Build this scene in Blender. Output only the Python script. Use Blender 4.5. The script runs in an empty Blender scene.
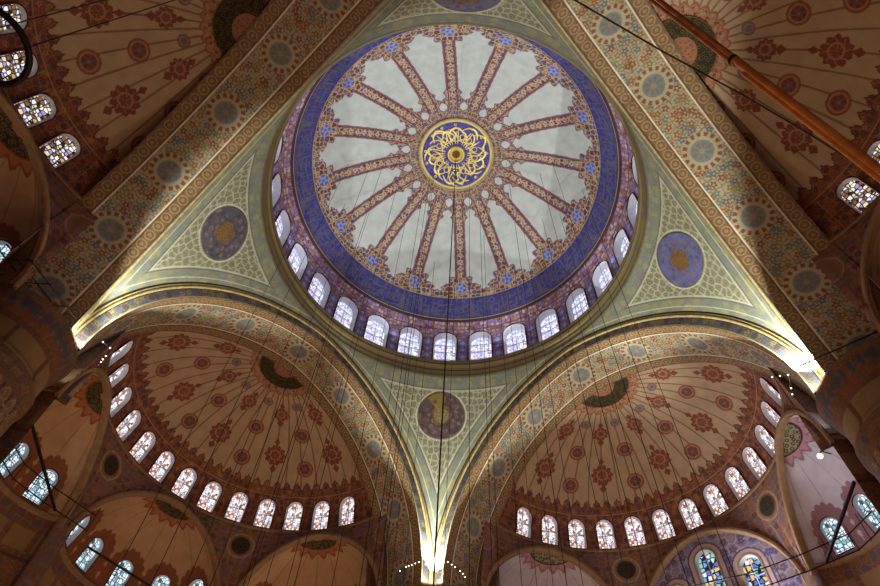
import bpy, math, random
import numpy as np
from mathutils import Vector, Matrix
random.seed(7)
pi=math.pi; R=math.radians
sc=bpy.context.scene
col=sc.collection

# ------------------------------------------------------------------ measures (metres)
ZS=22.57          # springing of the great arches
A=11.55           # distance of the arch planes from the centre
RA=11.57; EC=.887 # half span and centre offset of the pointed arches
RIN=10.78         # half span of the arch soffit
DEP=3.65          # depth of the great arches
ZR=35.2           # top of the pendentives
SIDES={'BL':-pi/4,'BR':pi/4,'TL':-3*pi/4,'TR':3*pi/4}

# ------------------------------------------------------------------ colour helpers
def lin(c):
    c=np.asarray(c,float)/255.
    return np.where(c<=.04045,c/12.92,((c+.055)/1.055)**2.4)
def fl(h): return h-np.floor(h)
def hsh(i,j,s): return fl(np.sin(i*127.1+j*311.7+s*74.7)*43758.5453)
def floral(x,y,cell,seed):
    x=x/cell; y=y/cell
    i=np.floor(x); j=np.floor(y)
    f1=np.full(x.shape,9.); f2=np.full(x.shape,9.); h=np.zeros(x.shape); an=np.zeros(x.shape)
    for di in (-1,0,1):
        for dj in (-1,0,1):
            a=i+di; b=j+dj
            px=a+.2+.6*hsh(a,b,seed); py=b+.2+.6*hsh(a,b,seed+1)
            d=np.hypot(x-px,y-py); n=d<f1
            f2=np.where(n,f1,np.minimum(f2,d)); f1=np.where(n,d,f1)
            h=np.where(n,hsh(a,b,seed+2),h); an=np.where(n,np.arctan2(y-py,x-px),an)
    return f1,f2,h,an
def W(c,m,n):           # paint colour n where mask m
    return np.where(m[:,None],np.array(n,float),c)
def base(n,c): return np.tile(np.array(c,float),(n,1))
def ornate(x,y,cell,seed,bg,cols,vine,size=.34,vw=.12):
    f1,f2,h,an=floral(x,y,cell,seed)
    c=base(len(x),bg)
    c=W(c,(f2-f1)<vw,vine)
    rr=size*(1+.28*np.cos(5*an+h*20))
    k=len(cols)
    for q in range(k):
        c=W(c,(f1<rr)&(h>=q/k)&(h<(q+1)/k),cols[q])
    c=W(c,f1<.11,bg)
    return c

# ------------------------------------------------------------------ materials
def nmat(name,rough=.8,metal=0.,color=None,attr=False,var=.12,vscale=1.5,bump=0.):
    m=bpy.data.materials.new(name); m.use_nodes=True
    nt=m.node_tree; b=nt.nodes['Principled BSDF']
    b.inputs['Roughness'].default_value=rough; b.inputs['Metallic'].default_value=metal
    b.inputs['Specular IOR Level'].default_value=.25
    tc=nt.nodes.new('ShaderNodeTexCoord'); nz=nt.nodes.new('ShaderNodeTexNoise')
    nz.inputs['Scale'].default_value=vscale; nz.inputs['Detail'].default_value=5
    nt.links.new(tc.outputs['Object'],nz.inputs['Vector'])
    mr=nt.nodes.new('ShaderNodeMapRange')
    mr.inputs['From Min'].default_value=.3; mr.inputs['From Max'].default_value=.7
    mr.inputs['To Min'].default_value=1-var; mr.inputs['To Max'].default_value=1+var
    nt.links.new(nz.outputs['Fac'],mr.inputs['Value'])
    mx=nt.nodes.new('ShaderNodeVectorMath'); mx.operation='SCALE'
    if attr:
        at=nt.nodes.new('ShaderNodeAttribute'); at.attribute_name='paint'
        nt.links.new(at.outputs['Color'],mx.inputs[0])
    else: mx.inputs[0].default_value=tuple(lin(color))
    nt.links.new(mr.outputs['Result'],mx.inputs['Scale'])
    nt.links.new(mx.outputs[0],b.inputs['Base Color'])
    if bump:
        bp=nt.nodes.new('ShaderNodeBump'); bp.inputs['Strength'].default_value=bump
        nt.links.new(nz.outputs['Fac'],bp.inputs['Height']); nt.links.new(bp.outputs[0],b.inputs['Normal'])
    return m
M_paint=nmat('painted_plaster',attr=True,var=.10)
M_white=nmat('white_stucco',color=(205,205,210),var=.05)
M_gold=nmat('gilded_letters',rough=.38,metal=.85,color=(226,206,116),var=.15)
M_dimgold=nmat('gilt_moulding',rough=.7,metal=.0,color=(176,156,110),var=.25,vscale=5)
M_brass=nmat('copper_tube',rough=.26,metal=.55,color=(235,150,88),var=.3,vscale=3)
M_iron=nmat('dark_iron',rough=.6,metal=.4,color=(38,32,30),var=.2)
M_wire=nmat('steel_wire',rough=.6,metal=.3,color=(66,58,54),var=.1)
M_outline=nmat('dark_red_line',color=(88,42,46),var=.15)
M_stone=nmat('plaster_moulding',color=(150,118,88),var=.2,vscale=3)
def emis(name,colr,s):
    m=bpy.data.materials.new(name); m.use_nodes=True; nt=m.node_tree
    nt.nodes.remove(nt.nodes['Principled BSDF']); e=nt.nodes.new('ShaderNodeEmission')
    e.inputs[0].default_value=(*lin(colr),1); e.inputs[1].default_value=s
    nt.links.new(e.outputs[0],nt.nodes['Material Output'].inputs[0]); return m
M_bulb=emis('glowing_bulb',(255,240,200),5)
def glass(name,scale,tints,strength,lead=.10,leadcol=(60,60,80)):
    """daylit stained glass: voronoi cells with dark lead lines"""
    m=bpy.data.materials.new(name); m.use_nodes=True; nt=m.node_tree; N=nt.nodes.new; L=nt.links.new
    nt.nodes.remove(nt.nodes['Principled BSDF'])
    tc=N('ShaderNodeTexCoord'); mp=N('ShaderNodeMapping'); mp.inputs['Scale'].default_value=(1,0,1)
    L(tc.outputs['Object'],mp.inputs['Vector'])
    v=N('ShaderNodeTexVoronoi'); v.inputs['Scale'].default_value=scale; v.inputs['Randomness'].default_value=.55
    L(mp.outputs[0],v.inputs['Vector'])
    d=N('ShaderNodeTexVoronoi'); d.feature='DISTANCE_TO_EDGE'; d.inputs['Scale'].default_value=scale; d.inputs['Randomness'].default_value=.55
    L(mp.outputs[0],d.inputs['Vector'])
    sep=N('ShaderNodeSeparateColor'); L(v.outputs['Color'],sep.inputs[0])
    cr=N('ShaderNodeValToRGB'); cr.color_ramp.interpolation='CONSTANT'
    el=cr.color_ramp.elements
    while len(el)<len(tints): el.new(.5)
    for k,t in enumerate(tints):
        el[k].position=k/len(tints); el[k].color=(*lin(t),1)
    L(sep.outputs[0],cr.inputs[0])
    lt=N('ShaderNodeMath'); lt.operation='GREATER_THAN'; lt.inputs[1].default_value=lead
    L(d.outputs['Distance'],lt.inputs[0])
    mx=N('ShaderNodeMix'); mx.data_type='RGBA'
    L(lt.outputs[0],mx.inputs[0]); mx.inputs[6].default_value=(*lin(leadcol),1); L(cr.outputs[0],mx.inputs[7])
    e=N('ShaderNodeEmission'); e.inputs[1].default_value=strength
    L(mx.outputs[2],e.inputs[0]); L(e.outputs[0],nt.nodes['Material Output'].inputs[0]); return m
G_dome=glass('dome_glass',4.2,[(235,238,252),(255,255,255),(214,208,240),(238,212,228),(245,245,255),(185,195,240)],1.3,.07,(150,150,185))
G_semi=glass('semi_glass',6.0,[(255,255,255),(215,215,235),(240,200,180),(255,250,245),(150,110,95),(190,190,225)],1.45,.07,(110,85,80))
G_semi_brown=glass('amber_glass',5.0,[(255,250,235),(200,165,120),(235,215,170),(130,100,80),(170,150,200),(230,235,255)],1.1,.11,(50,32,22))
G_low=glass('blue_glass',4.6,[(225,240,255),(255,255,255),(185,220,235),(205,222,232),(130,170,180)],1.3,.08,(60,72,78))
G_big=glass('coloured_glass',3.2,[(215,230,255),(120,175,230),(240,205,130),(150,210,190),(245,245,255),(110,120,200)],1.05,.10,(40,40,60))

# ------------------------------------------------------------------ object helpers
def empty(name,loc=(0,0,0),rz=0,mat=None,**kw):
    o=bpy.data.objects.new(name,None); col.objects.link(o); o.empty_display_size=.3
    if mat is not None: o.matrix_world=mat
    else: o.location=loc; o.rotation_euler=(0,0,rz)
    for k,v in kw.items(): o[k]=v
    return o
def tag(o,**kw):
    for k,v in kw.items(): o[k]=v
    return o
def link(name,me,parent=None,mat=None):
    o=bpy.data.objects.new(name,me); col.objects.link(o)
    if parent: o.parent=parent
    if mat is not None and not me.materials: me.materials.append(mat)
    return o
def mesh_np(name,P,F,mat,smooth=True,paint=None):
    me=bpy.data.meshes.new(name); P=np.asarray(P,np.float32); F=np.asarray(F,np.int32)
    me.vertices.add(len(P)); me.vertices.foreach_set('co',P.ravel())
    n=F.shape[1]; me.loops.add(F.size); me.loops.foreach_set('vertex_index',F.ravel())
    me.polygons.add(len(F)); me.polygons.foreach_set('loop_start',np.arange(len(F),dtype=np.int32)*n)
    me.polygons.foreach_set('loop_total',np.full(len(F),n,np.int32))
    me.polygons.foreach_set('use_smooth',np.full(len(F),smooth))
    me.update(calc_edges=True); me.validate()
    if paint is not None:
        a=me.color_attributes.new('paint','FLOAT_COLOR','POINT')
        c=np.ones((len(P),4),np.float32); c[:,:3]=lin(np.clip(paint,0,255)); a.data.foreach_set('color',c.ravel())
    me.materials.append(mat); return me
def grid(name,pos,u,v,paint=None,keep=None,mat=None,flip=False):
    nu,nv=len(u),len(v); U,V=np.meshgrid(u,v,indexing='ij'); U=U.ravel();V=V.ravel()
    P=pos(U,V); i=np.arange(nu-1)[:,None]*nv+np.arange(nv-1)[None,:]; i=i.ravel()
    F=np.stack([i,i+nv,i+nv+1,i+1],1)
    if flip: F=F[:,::-1]
    if keep is not None: F=F[keep(P[F].mean(1))]
    c=paint(U,V,P) if paint else None
    return mesh_np(name,P,F,mat or M_paint,True,c)
def sweep(name,curve,prof,mat,closed_prof=True,paint=None,closed=False):
    """curve: K x frames (origin, axis a, axis b); prof: points (a,b)"""
    O,Aa,B=curve; prof=np.array(prof,float)
    if closed_prof: prof=np.vstack([prof,prof[:1]])
    if closed: O=np.vstack([O,O[:1]]);Aa=np.vstack([Aa,Aa[:1]]);B=np.vstack([B,B[:1]])
    P=(O[:,None,:]+prof[None,:,0,None]*Aa[:,None,:]+prof[None,:,1,None]*B[:,None,:])
    K,M=P.shape[:2]; i=(np.arange(K-1)[:,None]*M+np.arange(M-1)[None,:]).ravel()
    F=np.stack([i,i+1,i+M+1,i+M],1)
    return mesh_np(name,P.reshape(-1,3),F,mat,True,paint(P.reshape(-1,3)) if paint else None)
def circ(r,n=10,a=0,b=0): return [(a+r*math.cos(2*pi*k/n),b+r*math.sin(2*pi*k/n)) for k in range(n)]
def tube(name,pts,r,mat,parent=None,n=8):
    pts=[Vector(p) for p in pts]; O=[];X=[];Y=[]
    up=Vector((0,0,1)); ref=None
    for k,p in enumerate(pts):
        t=(pts[min(k+1,len(pts)-1)]-pts[max(k-1,0)]).normalized()
        if ref is None: ref=Vector((1,0,0)) if abs(t.x)<.8 else Vector((0,1,0))
        x=(ref-t*ref.dot(t)).normalized(); y=t.cross(x); ref=x
        O.append(p);X.append(x);Y.append(y)
    me=sweep(name,(np.array(O),np.array(X),np.array(Y)),circ(r,n),mat)
    return link(name,me,parent)
def local_to(o,p): return o.matrix_world.inverted()@Vector(p)

# ------------------------------------------------------------------ windows
WIN=[0]
def outline(w,h,n=14,grow=0.):
    r=w/2+grow; pts=[(-r,-grow),(r,-grow)]; zc=h-w/2
    for k in range(n+1):
        a=pi*k/n; pts.append((r*math.cos(a),zc+r*math.sin(a)))
    return pts
WCACHE={}
def win_meshes(key,w,h,depth,rim,pane_mat,frame_mat):
    if key in WCACHE: return WCACHE[key]
    o=np.array(outline(w,h)); og=np.array(outline(w,h,grow=rim)); n=len(o)
    def ring(a,ya,b,yb):
        P=np.vstack([np.stack([a[:,0],np.full(n,ya),a[:,1]],1),np.stack([b[:,0],np.full(n,yb),b[:,1]],1)])
        F=np.array([[k,(k+1)%n,n+(k+1)%n,n+k] for k in range(n)]); return P,F
    P1,F1=ring(og,.10,og,-.035); P2,F2=ring(og,-.035,o,-.035); P3,F3=ring(o,-.035,o,.02)
    P=np.vstack([P1,P2,P3]); F=np.vstack([F1,F2+2*n,F3+4*n])
    fr=mesh_np('frame',P,F,frame_mat,False)
    P,F=ring(o,.0,o*np.array([.9,1])+np.array([0,.0]),depth)
    rv=mesh_np('reveal',P,F,M_white,True)
    me=bpy.data.meshes.new('pane')
    oo=o*np.array([.9,1]); me.from_pydata([(x,depth,z) for x,z in oo],[],[tuple(range(n))]); me.materials.append(pane_mat)
    # muntins
    V=[];Fq=[]
    def bar(x0,x1,z0,z1):
        b=len(V); y0,y1=depth-.07,depth-.01
        for y in (y0,y1): V.extend([(x0,y,z0),(x1,y,z0),(x1,y,z1),(x0,y,z1)])
        Fq.extend([(b,b+1,b+2,b+3),(b,b+1,b+5,b+4),(b+1,b+2,b+6,b+5),(b+2,b+3,b+7,b+6),(b+3,b,b+4,b+7)])
    hw=w/2*.9
    bar(-.02,.02,0,h-.04)
    nb=max(2,int(h/.8))
    for k in range(1,nb): bar(-hw,hw,h*k/nb*.95-.015,h*k/nb*.95+.015)
    bars=mesh_np('glazing_bar',V,Fq,M_white,False)
    WCACHE[key]=(fr,rv,me,bars); return WCACHE[key]
def wmatrix(o,out,tilt):
    out=Vector((out[0],out[1],0)).normalized(); z=Vector((0,0,1))
    u=(z*math.cos(tilt)-out*math.sin(tilt)); y=(out*math.cos(tilt)+z*math.sin(tilt)); x=y.cross(u)
    m=Matrix(((x.x,y.x,u.x,o[0]),(x.y,y.y,u.y,o[1]),(x.z,y.z,u.z,o[2]),(0,0,0,1))); return m
def inside(P,M,w,h,g=0.0):
    Mi=np.array(M.inverted()); Q=P@Mi[:3,:3].T+Mi[:3,3]
    x,y,z=Q[:,0],Q[:,1],Q[:,2]; r=w/2+g; zc=h-w/2
    return (np.abs(y)<1.0)&(np.abs(x)<r)&(z>-g)&((z<zc)|(x**2+(z-zc)**2<r*r))
def place_window(M,key,args,label,group=None):
    WIN[0]+=1
    e=empty('window_%d'%WIN[0],mat=M,kind='structure',label=label)
    if group: e['group']=group
    fr,rv,pn,br=win_meshes(key,*args)
    link('frame',fr,e); link('reveal',rv,e); p=link('pane',pn,e); link('glazing_bar',br,p)
    return e

# ================================================================== MAIN DOME
prof=np.array([(11.75,37.3),(11.82,38.2),(11.86,39.2),(11.84,40.2),(11.68,41.0),(11.36,41.55),(11.08,41.9),(10.6,42.8),(10.14,43.5),(9.6,44.12),(8.8,44.86),(8,45.53),(7,46.28),(6,46.91),(5,47.42),(4,47.83),(2.85,48.19),(1.4,48.43),(0.02,48.5)])
def spline(pts,n):
    P=np.vstack([2*pts[0]-pts[1],pts,2*pts[-1]-pts[-2]]); out=[]
    for i in range(1,len(P)-2):
        for t in np.linspace(0,1,20,endpoint=False):
            a,b,c,d=P[i-1],P[i],P[i+1],P[i+2]
            out.append(.5*((2*b)+(c-a)*t+(2*a-5*b+4*c-d)*t*t+(3*b-a-3*c+d)*t**3))
    out.append(pts[-1]); out=np.array(out); L=np.r_[0,np.cumsum(np.hypot(*np.diff(out,axis=0).T))]
    return out,L
DP,DL=spline(prof,20); DTOT=DL[-1]
def dpos(U,V): # U azimuth, V arc length from the drum foot
    r=np.interp(V,DL,DP[:,0]); z=np.interp(V,DL,DP[:,1]); return np.stack([r*np.sin(U),r*np.cos(U),z],1)
def L_of(r): # arc length at radius r (upper part)
    k=DL>3; return float(np.interp(-r,-DP[k,0],DL[k]))
PHA=.1064+pi
RED_=(128,70,60); CREAM=(205,180,145); BLU=(92,92,165); LIL=(150,140,190)
def ornred(x,y,cell,seed): return ornate(x,y,cell,seed,(96,52,48),[(186,164,138),(92,92,152),(110,66,62),(146,114,106)],(182,160,136),.34,.19)
def paint_dome(U,V,P):
    n=len(U); r=np.hypot(P[:,0],P[:,1]); c=base(n,(188,193,193))
    # faint stains on the white
    f=ornred(U*9.5,V,.36,3)
    k=np.round((U-PHA)/(2*pi/16)); th=U-PHA-k*2*pi/16; lat=th*r; lb=np.minimum(np.abs(lat),9)
    th2=np.abs(np.abs(th)-pi/16)
    w=.36+.0*r
    rib=lb<w
    L0=L_of(9.62); dm=np.hypot(lat,V-L0); an=np.arctan2(V-L0,lat)
    fl_=(dm<1.02*(1+.13*np.cos(8*an)))|((np.abs(lat)<1.35+.2*np.cos((V-L0)*9))&(V<L0+.25)&(V>L0-1.5))
    rim=V<L0-.05
    rim=V<L0-.35+.12*np.abs(np.cos(U*70))
    L1=L_of(4.35); fi=(np.abs(lat)<.36+.42*np.exp(-((V-L1)/.28)**2)+.25*np.exp(-((V-L1+.7)/.2)**2))&(V>L1-1.2)
    inner=r<3.45+.5*np.abs(np.cos((U-PHA)*8))**1.5
    orn=rib|fl_|rim|inner|fi
    grow=(lb<w+.10)|(dm<1.12*(1+.13*np.cos(8*an)))|((np.abs(lat)<1.45+.2*np.cos((V-L0)*9))&(V<L0+.35)&(V>L0-1.5))|(V<L0-.27+.12*np.abs(np.cos(U*70)))|(r<3.55+.5*np.abs(np.cos((U-PHA)*8))**1.5)|((np.abs(lat)<.46+.42*np.exp(-((V-L1)/.28)**2)+.25*np.exp(-((V-L1+.7)/.2)**2))&(V>L1-1.2))
    c=np.where(grow[:,None],np.array((122,92,112.)),c)
    c=np.where(orn[:,None],f,c)
    # rib inside: cream lozenges
    lo=(np.abs(fl(V/.55)-.5)*2+lb/.30)<.75
    c=W(c,rib&lo&~fl_&~inner,(186,168,148))
    c=W(c,rib&((np.abs(fl(V/.55)-.5)*2+lb/.30)<.30)&~fl_&~inner,(120,88,100))
    c=W(c,rib&(lb>.27)&~fl_&~inner&~rim,(120,62,66))
    # blue flower on each rib foot
    c=W(c,dm<.50,(176,152,130)); c=W(c,dm<.42,(84,92,172))
    c=W(c,(dm<.30*(1+.4*np.cos(5*an)))&(dm>.1),(140,150,200))
    return c
def paint_drum(U,V,P):
    c=ornate(U*11.8,V,.30,5,(158,128,146),[(208,186,182),(122,122,200),(188,148,138),(112,66,76)],(128,76,82),.36,.12)
    k=np.round(U/(2*pi/28)-.5)+.5; lat=(U-k*2*pi/28)*11.8
    # blue carpets between the windows
    for zc,rr in ((.7,.42),(1.6,.3),(2.4,.42)):
        d=np.abs(lat)/rr+np.abs(V-zc)/(rr*1.35)
        c=W(c,d<1,(128,128,208)); c=W(c,d<.5,(196,184,210))
    c=W(c,(np.abs(np.abs(lat)-.46)<.035)&(V<3.2),(92,44,50))
    v=V-3.85
    c=W(c,(v>0)&(v<.06),(100,52,52))
    c=W(c,(V>4.5),(70,50,70))
    return c
Dw,Dh=1.72,3.6
WD=[wmatrix((11.76*math.sin(a),11.76*math.cos(a),37.38),(math.sin(a),math.cos(a)),-.012) for a in [k*2*pi/28 for k in range(28)]]
dome=empty('dome',(0,0,0),kind='structure',label='great central dome with sixteen white petals between painted ribs')
L_BLO=L_of(11.12); L_BUP=L_of(10.14)
def keepdrum(Pc):
    a=np.arctan2(Pc[:,0],Pc[:,1]); k=np.round(a/(2*pi/28)); d=a-k*2*pi/28
    r=np.hypot(Pc[:,0],Pc[:,1]); x=r*np.sin(d); z=Pc[:,2]-37.38
    ins=(np.abs(x)<Dw/2)&(z>0)&((z<Dh-Dw/2)|(x**2+(z-Dh+Dw/2)**2<Dw*Dw/4)); return ~ins
link('window_drum',grid('window_drum',dpos,np.linspace(0,2*pi,1401),np.linspace(0,L_BLO,90),paint_drum,keepdrum),dome)
# strokes of script painted on the band
rs=random.Random(3); STR=[]
PER=2*pi*10.7/12
for q in range(46):
    x0=rs.uniform(0,PER); y0=rs.uniform(.25,1.6)
    t=rs.random()
    if t<.45: STR.append(('l',x0,y0*.5,x0+rs.uniform(-.12,.12),y0*.5+rs.uniform(.7,1.4)))
    elif t<.8: STR.append(('c',x0,y0,rs.uniform(.15,.38),0))
    else: STR.append(('l',x0,y0,x0+rs.uniform(.5,1.2),y0+rs.uniform(-.2,.2)))
def paint_band(U,V,P):
    x=fl(U/(2*pi/12))*PER; y=(V-L_BLO); T=L_BUP-L_BLO
    c=ornate(U*10.7,V,.42,9,(64,62,134),[(68,66,142),(58,56,124),(76,76,140)],(74,72,138),.3,.1)
    m=np.zeros(len(U),bool)
    for s in STR:
        for off in (-PER,0,PER):
            if s[0]=='l':
                ax,ay,bx,by=s[1]+off,s[2],s[3]+off,s[4]; dx,dy=bx-ax,by-ay
                t=np.clip(((x-ax)*dx+(y-ay)*dy)/(dx*dx+dy*dy),0,1); m|=np.hypot(x-ax-t*dx,y-ay-t*dy)<.045
            else: m|=np.abs(np.hypot(x-s[1]-off,y-s[2])-s[3])<.04
    c=W(c,m,(98,92,112))
    c=W(c,(y<.07)|(y>T-.07),(170,150,105)); c=W(c,((y>.07)&(y<.13)),(90,60,80))
    return c
link('inscription_band',grid('inscription_band',dpos,np.linspace(0,2*pi,1201),np.linspace(L_BLO,L_BUP,46),paint_band),dome)
link('vault',grid('vault',dpos,np.linspace(0,2*pi,1201),np.r_[np.linspace(L_BUP,L_of(2.6),170),np.linspace(L_of(2.5),DTOT,12)],paint_dome),dome)
# central calligraphy roundel
def capz(r): return np.interp(-r,-DP[::-1,0][::-1],DP[::-1,1][::-1])
def zc(r):
    k=np.argsort(DP[:,0]); kk=DP[:,1]>43; k=[i for i in k if kk[i]]; return np.interp(r,DP[k,0],DP[k,1])
def rpos(U,V): return np.stack([V*np.sin(U),V*np.cos(U),zc(V)-.10],1)
def paint_round(U,V,P):
    c=base(len(U),(74,70,150)); f=ornate(P[:,0],P[:,1],.3,21,(74,70,150),[(88,84,165),(64,58,135)],(96,92,168)); c=f
    c=W(c,V>2.55,(96,70,50)); c=W(c,V>2.62,(214,196,140)); c=W(c,V>2.80,(120,84,50))
    c=W(c,V<.72,(120,84,50)); c=W(c,V<.66,(210,185,110)); c=W(c,V<.34,(110,75,30))
    return c
rd=link('calligraphy_roundel',grid('calligraphy_roundel',rpos,np.linspace(0,2*pi,181),np.linspace(0.001,2.88,60),paint_round),dome)
rd['label']='blue roundel of gold calligraphy at the crown of the dome'
curve_r=lambda r,z,n=160:(np.stack([r*np.sin(np.linspace(0,2*pi,n)),r*np.cos(np.linspace(0,2*pi,n)),np.full(n,z)],1),np.stack([np.sin(np.linspace(0,2*pi,n)),np.cos(np.linspace(0,2*pi,n)),np.zeros(n)],1),np.tile([0,0,1.],(n,1)))
link('rim',sweep('rim',curve_r(2.86,48.06),circ(.07),M_dimgold),rd)
link('boss',sweep('boss',curve_r(.60,48.26,60),circ(.07),M_gold),rd)
# gilded letter strokes
Vs=[];Fs=[]
def stroke(pts,w):
    pts=np.array(pts,float); k=len(pts)
    t=np.gradient(pts,axis=0); t/=np.linalg.norm(t,axis=1)[:,None]+1e-9; nn=np.stack([-t[:,1],t[:,0]],1)
    ww=1.15*w*(.45+.55*np.sin(np.linspace(.15,pi-.1,k)))[:,None]
    a=pts-nn*ww; b=pts+nn*ww; o=len(Vs)
    for q,dz in ((a,.0),(pts,-.05),(b,.0)):
        for p in q: Vs.append((p[0],p[1],float(zc(min(2.8,math.hypot(*p))))-.12+dz))
    for i in range(k-1):
        Fs.append((o+i,o+i+1,o+k+i+1,o+k+i)); Fs.append((o+k+i,o+k+i+1,o+2*k+i+1,o+2*k+i))
rs=random.Random(11)
for k in range(13):
    th=2*pi*k/13+.2+rs.uniform(-.07,.07); J=[rs.uniform(.82,1.12) for _ in range(8)]
    def pol(r,a): return (r*math.sin(th+a),r*math.cos(th+a))
    # tall verticals fanning from the boss, with sickle bowls and small loops
    stroke([pol(.85+1.25*t,-.10+.05*t) for t in np.linspace(0,1,8)],.045)
    stroke([pol(.85+1.1*J[6]*t,.06*J[7]+.05*math.sin(5*t)) for t in np.linspace(0,1,8)],.045)
    stroke([pol(1.85*J[0]+.45*J[1]*math.sin(pi*t),-.30*J[2]+.62*J[3]*t) for t in np.linspace(0,1,14)],.07)
    stroke([pol(1.45+.22*math.cos(2*pi*t),.26+.13*math.sin(2*pi*t)) for t in np.linspace(0,1,14)],.045)
    stroke([pol(2.3*J[4]-.75*t*t,.34-.45*J[5]*t) for t in np.linspace(0,1,10)],.055)
    stroke([pol(1.05+.10*math.sin(pi*t),.14+.42*t) for t in np.linspace(0,1,9)],.05)
    stroke([pol(2.38+.08*math.cos(2*pi*t),.05+.035*math.sin(2*pi*t)) for t in np.linspace(0,1,9)],.04)
link('gold_lettering',mesh_np('gold_lettering',Vs,Fs,M_gold,True),rd)
# cornice under the drum
def ringmesh(name,pr,paint=None,mat=None,n=360):
    pr=np.array(pr); u=np.linspace(0,2*pi,n+1)
    L=np.r_[0,np.cumsum(np.hypot(*np.diff(pr,axis=0).T))]
    pos=lambda U,V:np.stack([np.interp(V,L,pr[:,0])*np.sin(U),np.interp(V,L,pr[:,0])*np.cos(U),np.interp(V,L,pr[:,1])],1)
    v=np.unique(np.r_[L,np.linspace(0,L[-1],24)])
    return grid(name,pos,u,v,paint,None,mat)
def paint_corn(U,V,P):
    z=P[:,2]; c=base(len(U),(146,136,102)); q=fl(U*90)
    c=W(c,(z<35.55),(128,122,94)); c=W(c,(z>35.75)&(z<35.87),(92,72,48)); c=W(c,(z>35.98)&(z<36.3),(186,168,116)); c=W(c,(z>36.42)&(z<36.55),(96,70,50))
    c=W(c,(z>36.6)&(q>.5),(150,128,84)); c=W(c,(z>36.82),(96,86,70))
    return c
link('cornice',ringmesh('cornice',[(11.47,35.15),(11.38,35.3),(11.41,35.55),(11.31,35.75),(11.34,35.85),(11.24,36.0),(11.23,36.3),(11.3,36.42),(11.27,36.55),(11.22,36.66),(11.22,36.8),(11.5,36.9),(11.8,37.30)],paint_corn),dome)
for k in range(28):
    place_window(WD[k],'dome',(Dw,Dh,.55,.09,G_dome,M_outline),'tall round-headed stained glass window in the ring at the foot of the great dome','windows around the foot of the great dome')

# ================================================================== GREAT ARCHES (local frame: x along, y outward)
def harch(s,ra,zs=ZS,e=EC): return zs+np.sqrt(np.maximum((ra+e)**2-(np.abs(s)+e)**2,0))
def arch_frames(ra,n,y,zs=ZS,e=EC,tmin=0.):
    Rr=ra+e; tm=math.acos(e/Rr); t=np.linspace(tmin,tm,n//2)
    x=-e+Rr*np.cos(t); z=zs+Rr*np.sin(t)
    X=np.r_[x,-x[::-1][1:]]; Z=np.r_[z,z[::-1][1:]]
    cx=np.cos(t); sz=np.sin(t); NX=np.r_[cx,-cx[::-1][1:]]; NZ=np.r_[sz,sz[::-1][1:]]
    O=np.stack([X,np.full(len(X),y),Z],1); Ra=np.stack([NX,np.zeros(len(X)),NZ],1); Ya=np.tile([0,1.,0],(len(X),1))
    return O,Ra,Ya
def arcs_len(ra,e=EC): return (ra+e)*math.acos(e/(ra+e))
def strip(name,ra0,y0,ra1,y1,n,m,paint,zs=ZS,e=EC):
    """surface between two arch lines (radius/plane)"""
    O0,Ra,Ya=arch_frames(ra0,n,y0,zs,e)
    K=len(O0); half=K//2
    u=np.arange(K,dtype=float); v=np.linspace(0,1,m)
    def pos(U,V):
        i=np.round(U).astype(int); return O0[i]+Ra[i]*((ra1-ra0)*V)[:,None]+Ya[i]*((y1-y0)*V)[:,None]
    LL=arcs_len(ra0,e)
    return grid(name,pos,u,v,lambda U,V,P:paint((U/(K-1)*2-1)*LL,V,P))
CR=(196,180,150)
def paint_soffit(S,V,P):
    d=V*DEP; n=len(S)
    c=ornate(S,d,.47,31,(170,160,134),[(150,94,56),(104,110,116),(134,82,54),(110,116,104),(96,102,112),(138,120,76)],(140,112,84),.36,.10)
    # big rosettes with bead rings
    k=np.round((S-.4)/4.2); q=np.hypot(S-.4-k*4.2,d-1.75); an=np.arctan2(d-1.75,S-.4-k*4.2)
    c=W(c,q<1.0,(172,162,136)); c=W(c,(np.abs(q-.86)<.11)&(np.cos(an*16)>-.2),(134,78,50))
    c=W(c,q<.58,(128,126,122)); c=W(c,(q<.48)&(np.abs(np.cos(an*4))>.75),(116,114,114)); c=W(c,q<.15,(150,134,110))
    def edge(c,lo,hi):
        m=(d>=lo)&(d<hi); mid=(lo+hi)/2; w=hi-lo
        c=W(c,m,(128,98,74)); kk=np.round(S/.62); rr=np.hypot(S-kk*.62,(d-mid))
        c=W(c,m&(rr<.27),(160,138,96)); c=W(c,m&(rr<.20),(126,90,64)); c=W(c,m&(rr<.1),(156,130,92))
        c=W(c,m&((d<lo+.07)|(d>hi-.07)),(110,72,58)); return c
    c=edge(c,0,.66); c=edge(c,2.9,3.65)
    for l in (.70,2.86): c=W(c,np.abs(d-l)<.045,(226,214,186))
    return c
def paint_face(S,V,P):
    c=ornate(S,V*.55,.42,41,(98,88,84),[(92,100,126),(140,130,98),(84,72,78)],(122,112,92),.38,.1)
    c=W(c,(V<.14),(70,50,42)); c=W(c,(V>.88),(176,168,138)); return c
def paint_moul(P):
    c=base(len(P),(196,180,132)); return c
arch_me=dict(
  soffit=strip('soffit',RIN,A+.08,RIN,A+DEP,900,92,paint_soffit),
  face=strip('face',RA-.22,A+.03,RIN,A+.08,900,14,paint_face))
mp=[]
for a in np.linspace(-100,100,9): mp.append((-.0+.12*math.cos(R(a+180))*-1*0-.02+.10*math.sin(R(a)),-.10*math.cos(R(a))))
O,Ra_,Ya_=arch_frames(RA,420,A)
M_m1=sweep('moulding',(O,Ra_,Ya_),[(.04,.06),(.05,-.04),(.0,-.11),(-.07,-.08),(-.09,.02),(-.12,-.07),(-.18,-.10),(-.24,-.02),(-.24,.05)],M_dimgold,False)
arch_me['moulding']=M_m1
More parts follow.
